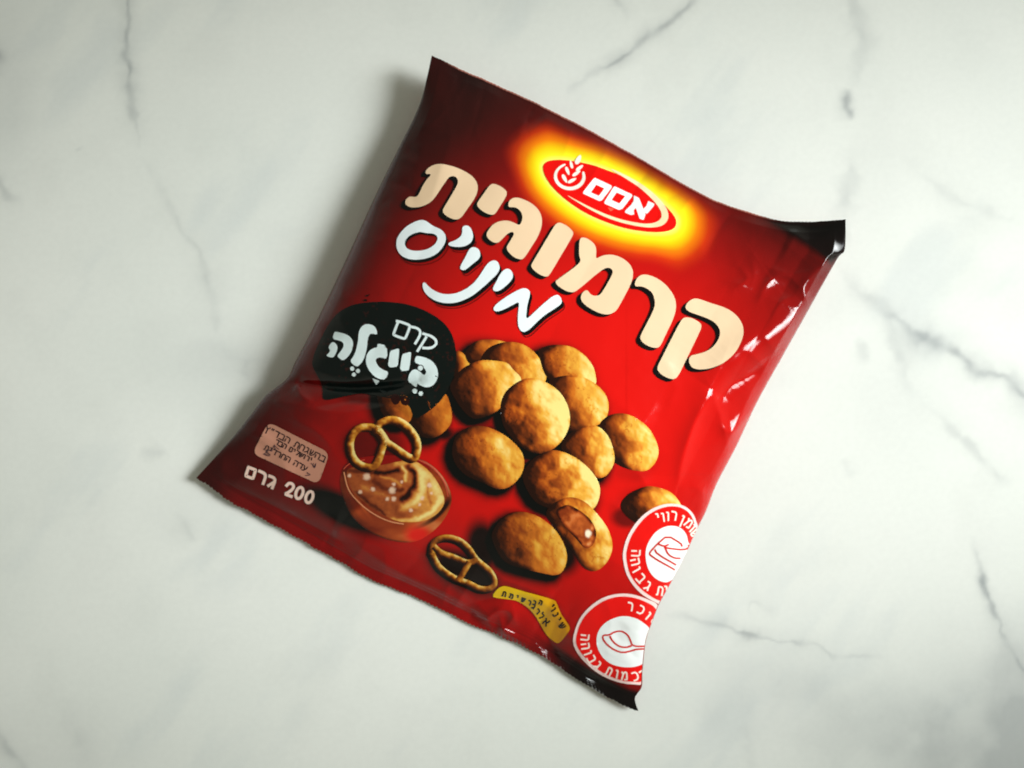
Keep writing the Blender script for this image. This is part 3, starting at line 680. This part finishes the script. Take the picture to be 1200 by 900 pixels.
SUB = [
 [T(D5, [(52,190),(62,150),(105,95),(160,60),(210,42),(245,50),(280,80),(330,100),(362,125),(372,165),(360,205),(325,250),(280,280),(215,298),(140,298),(85,275),(58,235)]), T(D5, [(105,195),(115,165),(150,135),(205,118),(235,128),(290,130),(318,150),(315,180),(285,215),(235,238),(170,243),(120,230)])],
 [T(D5, [(380,192),(430,175),(465,150),(475,125),(472,90),(495,78),(520,85),(540,120),(545,160),(525,195),(485,215),(430,218),(390,208)])],
 [T(D5, [(520,225),(550,215),(580,230),(592,265),(580,295),(540,325),(500,360),(475,368),(458,355),(465,330),(495,280)])],
 [T(D5, [(218,455),(232,437),(255,465),(300,500),(360,520),(430,515),(500,485),(560,435),(600,375),(635,320),(670,300),(700,308),(715,345),(705,380),(660,425),(600,480),(530,535),(450,570),(380,578),(310,565),(260,535),(230,500)])],
 [T(D5, [(735,365),(765,352),(790,370),(800,405),(780,440),(735,480),(700,502),(672,498),(668,478),(690,440),(712,395)])],
 [T(D5, [(668,612),(690,580),(760,530),(830,490),(870,478),(900,490),(908,515),(895,560),(885,610),(880,672),(892,672),(930,635),(990,580),(1050,530),(1085,520),(1105,545),(1110,575),(1080,600),(1000,650),(945,700),(900,745),(865,763),(840,745),(828,710),(828,650),(835,590),(835,565),(790,590),(720,625),(685,630)])],
]
SUB = [[chaikin(q, 2) for q in g] for g in SUB]
subsh = []
for o in ((.8,1.2),(1.7,2.6),(2.6,4.0)): subsh += [g[0] + np.array(o) for g in SUB[1:]]
sub = decal('subtitle_lettering', subsh, 2.6, (10,8,8), bag, 2.4, union=True, label='white brush-written Hebrew subtitle letters with black shadow')
decal('letter_shadow', [q + np.array((2.0,3.4)) for q in [SUB[0][0]]] + [q + np.array((1.6,2.6)) for q in [SUB[0][1]]], 2.7, (10,8,8), sub, 2.2)
for g in SUB: decal('letter', g, 3.6, (238,246,248), sub, 2.2)
fine = []
for g in SUB:
    q = resample(g[0], 1.5); c = q.mean(0); m = (q - c) @ np.array([.35, .94]) > 1.5
    idx = np.where(m)[0]
    for run in np.split(idx, np.where(np.diff(idx) > 1)[0] + 1):
        if len(run) > 6: fine.append(q[run] + np.array((3.6, 6.0)))
strokes('fine_outline', fine, .7, 2.5, (70,8,8), sub, 1)

# --- speech bubble
BUB = np.vstack([T(F6, [(40,565),(60,490),(110,380),(170,265),(230,190),(310,135),(400,105),(520,92),(640,92),(760,105),(880,140),(1000,200),(1090,275),(1140,360),(1163,460),(1165,560),(1150,660),(1120,740)]),
  [(519,467),(507,479),(495,487),(486,491),(483,484),(481,477),(474,471),(464,468),(452,466),(440,464),(424,461),(408,464),(394,467),(382,469.5),(378,467),(379,458),(376,446),(370,436),(367,430)]])
def bubble_paint(P, Q):
    t = smooth(.30, .75, fbm(P / 9 + 5, Q / 7, 3)) * smooth(470, 430, Q) * smooth(360, 420, Q)
    s = (vnoise(P / 2.6 + 3, Q / 2.6) > .86) * smooth(.0, .4, fbm(P / 24, Q / 24 + 8, 2) + .1)
    c = mix(np.broadcast_to(lin((10,18,16)), P.shape + (3,)), lin((52,18,12)), np.clip(t * .5, 0, 1))
    return mix(c, lin((80,20,16)), s * .35)
bub = decal('speech_bubble', [chaikin(BUB, 2)], 2.4, bubble_paint, bag, 1.8, label='black speech bubble with white Hebrew lettering')
spk = [T(F6, q) for q in ([(455,45),(495,30),(470,55)], [(440,75),(470,70),(468,90),(445,88)])]
decal('ink_splash', spk, 2.4, (30,10,8), bub, 1.5, union=True)
decal('ink_splash', [catmull(np.array(q, float), 4) for q in ([(459,464),(464,462),(469,466),(468,472),(463,474),(459,470)], [(470,466),(476,465),(480,470),(477,475),(471,473)])], 2.45, (44,10,8), bub, 1.5, union=True)
for q in ([[(215,330),(230,325),(310,345),(350,375),(365,420),(350,480),(315,530),(280,552),(258,535),(235,515),(265,480),(290,440),(285,410),(255,395),(200,385)], [(185,420),(205,403),(235,425),(242,460),(215,520),(200,530),(148,515),(175,490),(185,470),(168,450)]],
          [[(400,400),(405,330),(425,285),(470,262),(525,278),(545,310),(552,350),(510,340),(490,345),(475,380),(470,450),(450,530),(420,580),(385,602),(335,555),(365,520),(385,470)]],
          [[(550,415),(625,435),(630,540),(580,525),(545,530),(535,555),(560,600),(600,625),(640,635),(615,698),(555,690),(500,650),(465,590),(460,530),(480,480),(520,452),(552,450)]],
          [[(650,475),(680,466),(717,455),(722,470),(710,590),(700,600),(632,605),(642,530)]], [[(745,500),(775,492),(810,482),(815,495),(800,615),(790,628),(725,632),(735,550)]],
          [[(850,515),(880,515),(950,535),(1000,575),(1027,640),(1015,710),(975,755),(920,762),(880,745),(862,726),(860,768),(822,740),(788,710),(795,660),(820,625),(850,615),(885,635),(912,665),(930,655),(932,630),(910,600),(880,580),(838,565)]]):
    decal('letter', [chaikin(T(F6, r), 1) for r in q], 3.2, (232,246,246), bub, 2.0, union=True)
def disc(o, cx, cy, r, n=14): 
    return T(o, [(cx + r * math.cos(a), cy + r * math.sin(a)) for a in np.linspace(0, 2 * math.pi, n, endpoint=False)])
decal('vowel_mark', [disc(F6, *q) for q in ((843,790,19),(890,808,19),(355,613,17),(400,630,17),(368,658,16))] + [T(F6, [(512,685),(568,705),(540,736)])], 3.2, (232,246,246), bub, 1.6, union=True)
decal('vowel_mark', [disc(F6, 887,608,27)], 3.25, (10,16,14), bub, 1.6); decal('vowel_mark', [disc(F6, 887,608,20)], 3.5, (232,246,246), bub, 1.6)
strokes('letter', [chaikin(T(F6, q), 1, False) for q in ([(700,243),(712,243),(800,272),(806,285),(770,378),(755,380),(677,352),(678,340),(714,246)],)], 3.0, 3.2, (232,244,244), bub)
strokes('letter', [chaikin(T(F6, [(818,288),(865,298),(888,325),(880,362),(845,420)]), 2, False)], 3.0, 3.2, (232,244,244), bub)
strokes('letter', [chaikin(T(F6, [(905,340),(975,360),(1012,395),(1008,430),(965,456),(905,452)]), 2, False), T(F6, [(932,368),(863,478)])], 3.0, 3.2, (232,244,244), bub)

# --- small lettering: a stroke alphabet
GL = {'א':[[(.05,0),(.95,1)],[(.88,0),(.82,.35),(.62,.55)],[(.3,.3),(.12,.6),(.1,1)]], 'ב':[[(.05,0),(.7,0),(.82,.15),(.82,1)],[(0,1),(1,1)]],
 'ג':[[(.15,0),(.55,0),(.66,.2),(.66,.6),(.8,1)],[(.62,.65),(.1,1)]], 'ד':[[(0,0),(1,0)],[(.8,0),(.8,1)]], 'ה':[[(0,0),(.75,0),(.9,.15),(.9,1)],[(.12,.4),(.12,1)]],
 'ו':[[(.25,0),(.55,0),(.6,1)]], 'ח':[[(.08,1),(.08,0),(.75,0),(.9,.15),(.9,1)]], 'י':[[(.25,0),(.55,0),(.55,.45)]], 'כ':[[(.05,0),(.6,0),(.9,.25),(.9,.75),(.6,1),(.05,1)]],
 'ל':[[(.1,-.35),(.1,0),(.85,0),(.85,.35),(.4,1)]], 'מ':[[(0,1),(.25,.3),(.05,0)],[(.25,.3),(.55,0),(.85,.15),(.9,1),(.5,1)]], 'ם':[[(.05,0),(.85,0),(.85,1),(.1,1),(.1,0)]],
 'ן':[[(.3,0),(.6,0),(.6,1.35)]], 'נ':[[(.3,0),(.7,0),(.7,1),(.1,1)]], 'ס':[[(.05,0),(.7,0),(.9,.3),(.8,.8),(.5,1),(.2,.8),(.1,.3),(.2,0)]],
 'ץ':[[(.1,0),(.5,.55)],[(.9,0),(.5,.4),(.5,1.35)]], 'ר':[[(.05,0),(.6,0),(.85,.2),(.85,1)]], 'ש':[[(0,0),(.15,1),(.5,1),(.95,.5),(1,0)],[(.5,0),(.45,.6),(.15,.75)]],
 'ת':[[(0,1),(.2,1),(.2,0),(.7,0),(.9,.2),(.9,1)]], 'ע':[[(.1,0),(.5,.8)],[(.9,0),(.8,.5),(.4,1),(0,1.1)]], '"':[[(.3,-.1),(.25,.25)],[(.6,-.1),(.55,.25)]], 'צ':[[(.1,0),(.8,1),(.1,1)],[(.9,0),(.5,.5)]]}
WID = {'ו':.6,'י':.6,'ן':.6,'"':.6,'ג':.8,'נ':.75,' ':.6}
def glyph(ch, c, up, h, wf=.8):
    """strokes of one letter centred at c (pixels), 'up' a unit vector, h its height"""
    up = np.array(up, float); up /= np.linalg.norm(up); rt = np.array([-up[1], up[0]])
    return [np.array([np.array(c) + rt * (x - .5) * h * wf + up * (.5 - y) * h for x, y in ln]) for ln in GL.get(ch, [])]
def text_line(s, start, direction, h, wf=.8, gap=.28):
    """right-to-left line: starts at its right end and runs along direction (towards its left end)"""
    d = np.array(direction, float); d /= np.linalg.norm(d); up = np.array([-d[1], d[0]]); up = up if up[1] < 0 else -up
    pos = np.array(start, float); out = []
    for ch in s:
        wd = WID.get(ch, .9) * h * wf; out += glyph(ch, pos + d * wd / 2, up, h, wf); pos = pos + d * (wd + gap * h * wf)
    return out

# --- weight
strokes('weight_text', [T(G7, [(84,504),(150,528),(126,604),(62,580),(86,506)]), chaikin(T(G7, [(178,536),(225,556),(240,580),(214,652)]), 1, False),
  chaikin(T(G7, [(268,580),(312,596),(322,620),(295,690)]), 1, False), T(G7, [(304,640),(258,668)]),
  chaikin(T(G7, [(418,668),(445,640),(478,652),(484,682),(455,715),(408,738),(414,742),(468,762)]), 1, False)] +
  [catmull(T(G7, [(cx + 30 * math.cos(a) * .94 - 50 * math.sin(a) * .34, cy + 30 * math.cos(a) * .34 + 52 * math.sin(a) * .94) for a in np.linspace(0, 2 * math.pi, 13)]), 3, False) for cx, cy in ((534,730),(622,766))],
  3.5, 2.6, (246,212,196), bag, label='white weight mark reading 200 gram')

# --- kosher stamp
def rounded(c, r):
    c = np.array(c, float); out = []
    for i in range(4):
        a, b, d = c[i - 1], c[i], c[(i + 1) % 4]; p = b + (a - b) / np.linalg.norm(a - b) * r; q = b + (d - b) / np.linalg.norm(d - b) * r
        for t in np.linspace(0, 1, 6): out.append((1 - t) ** 2 * p + 2 * t * (1 - t) * b + t * t * q)
    return np.array(out)
stamp = decal('kosher_stamp', [rounded(T(G7, [(262,108),(800,378),(700,655),(120,385)]), 9)], 2.2, (206,144,120), bag, 2.2, label='pale rounded stamp with small dark Hebrew text')
dr = np.array([-.885, -.465])
lines = text_line('בהשגחת הבד"ץ', (381.5,538.5), dr, 6.2, .98, .26) + text_line('ירושלים הבד', (366,539.5), dr, 5.0, .86, .24) + text_line('עדה החרדית', (360,549.5), dr, 5.6, .92, .26)
strokes('stamp_text', lines, 1.25, 3.0, (38,26,34), stamp, 1)
rs = np.random.default_rng(3); orn = []
for bx, by, a0 in ((364,556,-150),(369,548,-120),(309,532,-20),(312,527,30),(322,521,80)):
    for k in range(4):
        a = math.radians(a0 + rs.uniform(-50, 50)); l = rs.uniform(4, 9)
        orn.append(catmull(np.array([(bx, by), (bx + l * .5 * math.cos(a) + rs.uniform(-1.5, 1.5), by + l * .5 * math.sin(a)), (bx + l * math.cos(a), by + l * math.sin(a))]), 4, False))
strokes('stamp_ornament', orn, .7, 3.1, (70,48,60), stamp, 1)

# --- allergen flag
def flag_paint(P, Q): return mix(np.broadcast_to(lin((255,206,12)), P.shape + (3,)), lin((240,164,6)), smooth(610, 660, P))
flag = decal('yellow_flag', [catmull(T(M7, [(60,215),(90,158),(140,125),(200,130),(330,170),(480,210),(590,245),(618,272),(660,370),(732,480),(715,535),(642,622),(590,605),(530,550),(470,450),(420,370),(350,300),(260,250),(150,235)]), 3)], 2.2, flag_paint, bag, 1.7, label='yellow flag print with black Hebrew text')
fl = []
for ch, x, y, ang, h in [('ת',158,192,16,40),('מ',222,208,16,38),('י',275,222,18,36),('ש',325,243,20,36),('ר',380,268,24,36),('ב',425,268,20,34),('ה',478,268,24,34),
                         ('א',528,440,38,56),('ל',486,388,42,46),('ר',452,345,42,40),('ג',418,305,42,34),('ש',668,472,52,50),('י',640,418,56,44),('נ',612,372,58,44),('ו',590,330,58,44),('י',580,300,58,40)]:
    a = math.radians(ang); fl += glyph(ch, T(M7, [(x, y)])[0], (math.sin(a), -math.cos(a)), h / 7.5)
strokes('flag_text', fl, 1.7, 3.0, (14,14,8), flag, 1)

# --- warning badges
def badge(o, outer, red, white, icon, centre, top, bottom, h, label):
    b = decal('warning_badge', [catmull(T(o, outer), 3)], 2.3, (246,214,208), bag, 2.0, label=label)
    decal('badge_band', [catmull(T(o, red), 3)], 3.1, (228,18,14), b, 2.0)
    decal('badge_disc', [catmull(T(o, white), 3)], 3.9, (238,240,238), b, 2.0)
    strokes('badge_icon', [chaikin(T(o, q), 1, False) for q in icon], 2.0, 4.7, (206,34,24), b, 1)
    L = []; c0 = np.array(centre, float)
    for ch, x, y in top: p = np.array((x, y), float); L += glyph(ch, T(o, [p])[0], p - c0, h / o[2], .75)
    for ch, x, y in bottom: p = np.array((x, y), float); L += glyph(ch, T(o, [p])[0], c0 - p, h / o[2], .75)
    strokes('badge_text', L, 1.9, 3.9, (252,226,214), b, 1)
badge(J6, [(68,510),(75,430),(105,335),(165,235),(240,155),(330,98),(430,70),(520,75),(590,105),(640,160),(668,235),(690,300),(740,400),(720,600),(560,830),(400,900),(345,875),(260,830),(190,775),(130,700),(90,620)],
 [(95,510),(102,435),(130,345),(188,250),(258,172),(340,120),(430,92),(515,95),(575,122),(620,170),(648,240),(664,300),(700,420),(680,600),(540,800),(430,862),(350,850),(275,808),(210,755),(152,685),(115,610)],
 [(250,480),(258,420),(285,360),(330,300),(390,262),(450,248),(510,255),(555,285),(582,330),(592,380),(630,450),(590,560),(490,660),(435,700),(395,702),(340,680),(290,630),(260,560)],
 [[(540,412),(535,390),(425,325),(350,390),(282,462),(284,488),(480,602)],[(350,394),(400,416),(432,400)],[(325,440),(340,472),(490,562)],[(400,422),(440,432),(560,442),(600,420),(592,402)],[(408,430),(432,480),(480,508),(525,510)]],
 (420,480), [('י',350,182),('ו',392,180),('ו',430,172),('ר',478,168),('ן',545,200),('מ',598,228),('ו',625,268),('ש',650,310)],
 [('ה',170,470),('ה',165,540),('ו',175,605),('ב',212,672),('ג',268,735),('ת',365,775),('ו',415,770)], 66, 'red and white warning badge with food pack icon')
badge(K6, [(70,370),(80,300),(115,210),(180,130),(270,65),(370,35),(460,33),(540,52),(610,80),(660,110),(690,200),(680,400),(640,600),(560,668),(500,670),(420,662),(320,630),(230,580),(150,510),(95,440)],
 [(90,370),(100,300),(135,215),(195,145),(280,85),(370,55),(455,53),(530,70),(600,100),(640,130),(670,200),(665,400),(620,600),(545,650),(500,652),(425,645),(330,613),(245,565),(170,498),(115,430)],
 [(235,350),(250,290),(290,240),(350,205),(420,188),(500,200),(560,235),(605,280),(650,380),(610,470),(565,520),(500,545),(430,548),(350,530),(285,485),(245,420)],
 [[(640,397),(520,402),(482,392),(472,355),(450,315),(408,291),(360,297),(322,322),(282,320),(276,345),(310,392),(365,430),(420,446),(480,432),(520,418),(640,422)],[(328,330),(345,365),(392,402),(440,410),(478,396)]],
 (430,365), [('ר',470,122),('כ',545,145),('ו',592,188),('ס',640,220)],
 [('ה',152,338),('ה',155,400),('ו',172,450),('ב',198,492),('ג',242,535),('ת',322,578),('ו',378,598),('מ',432,608),('כ',505,612),('ב',560,600)], 54, 'red and white warning badge with spoon icon')
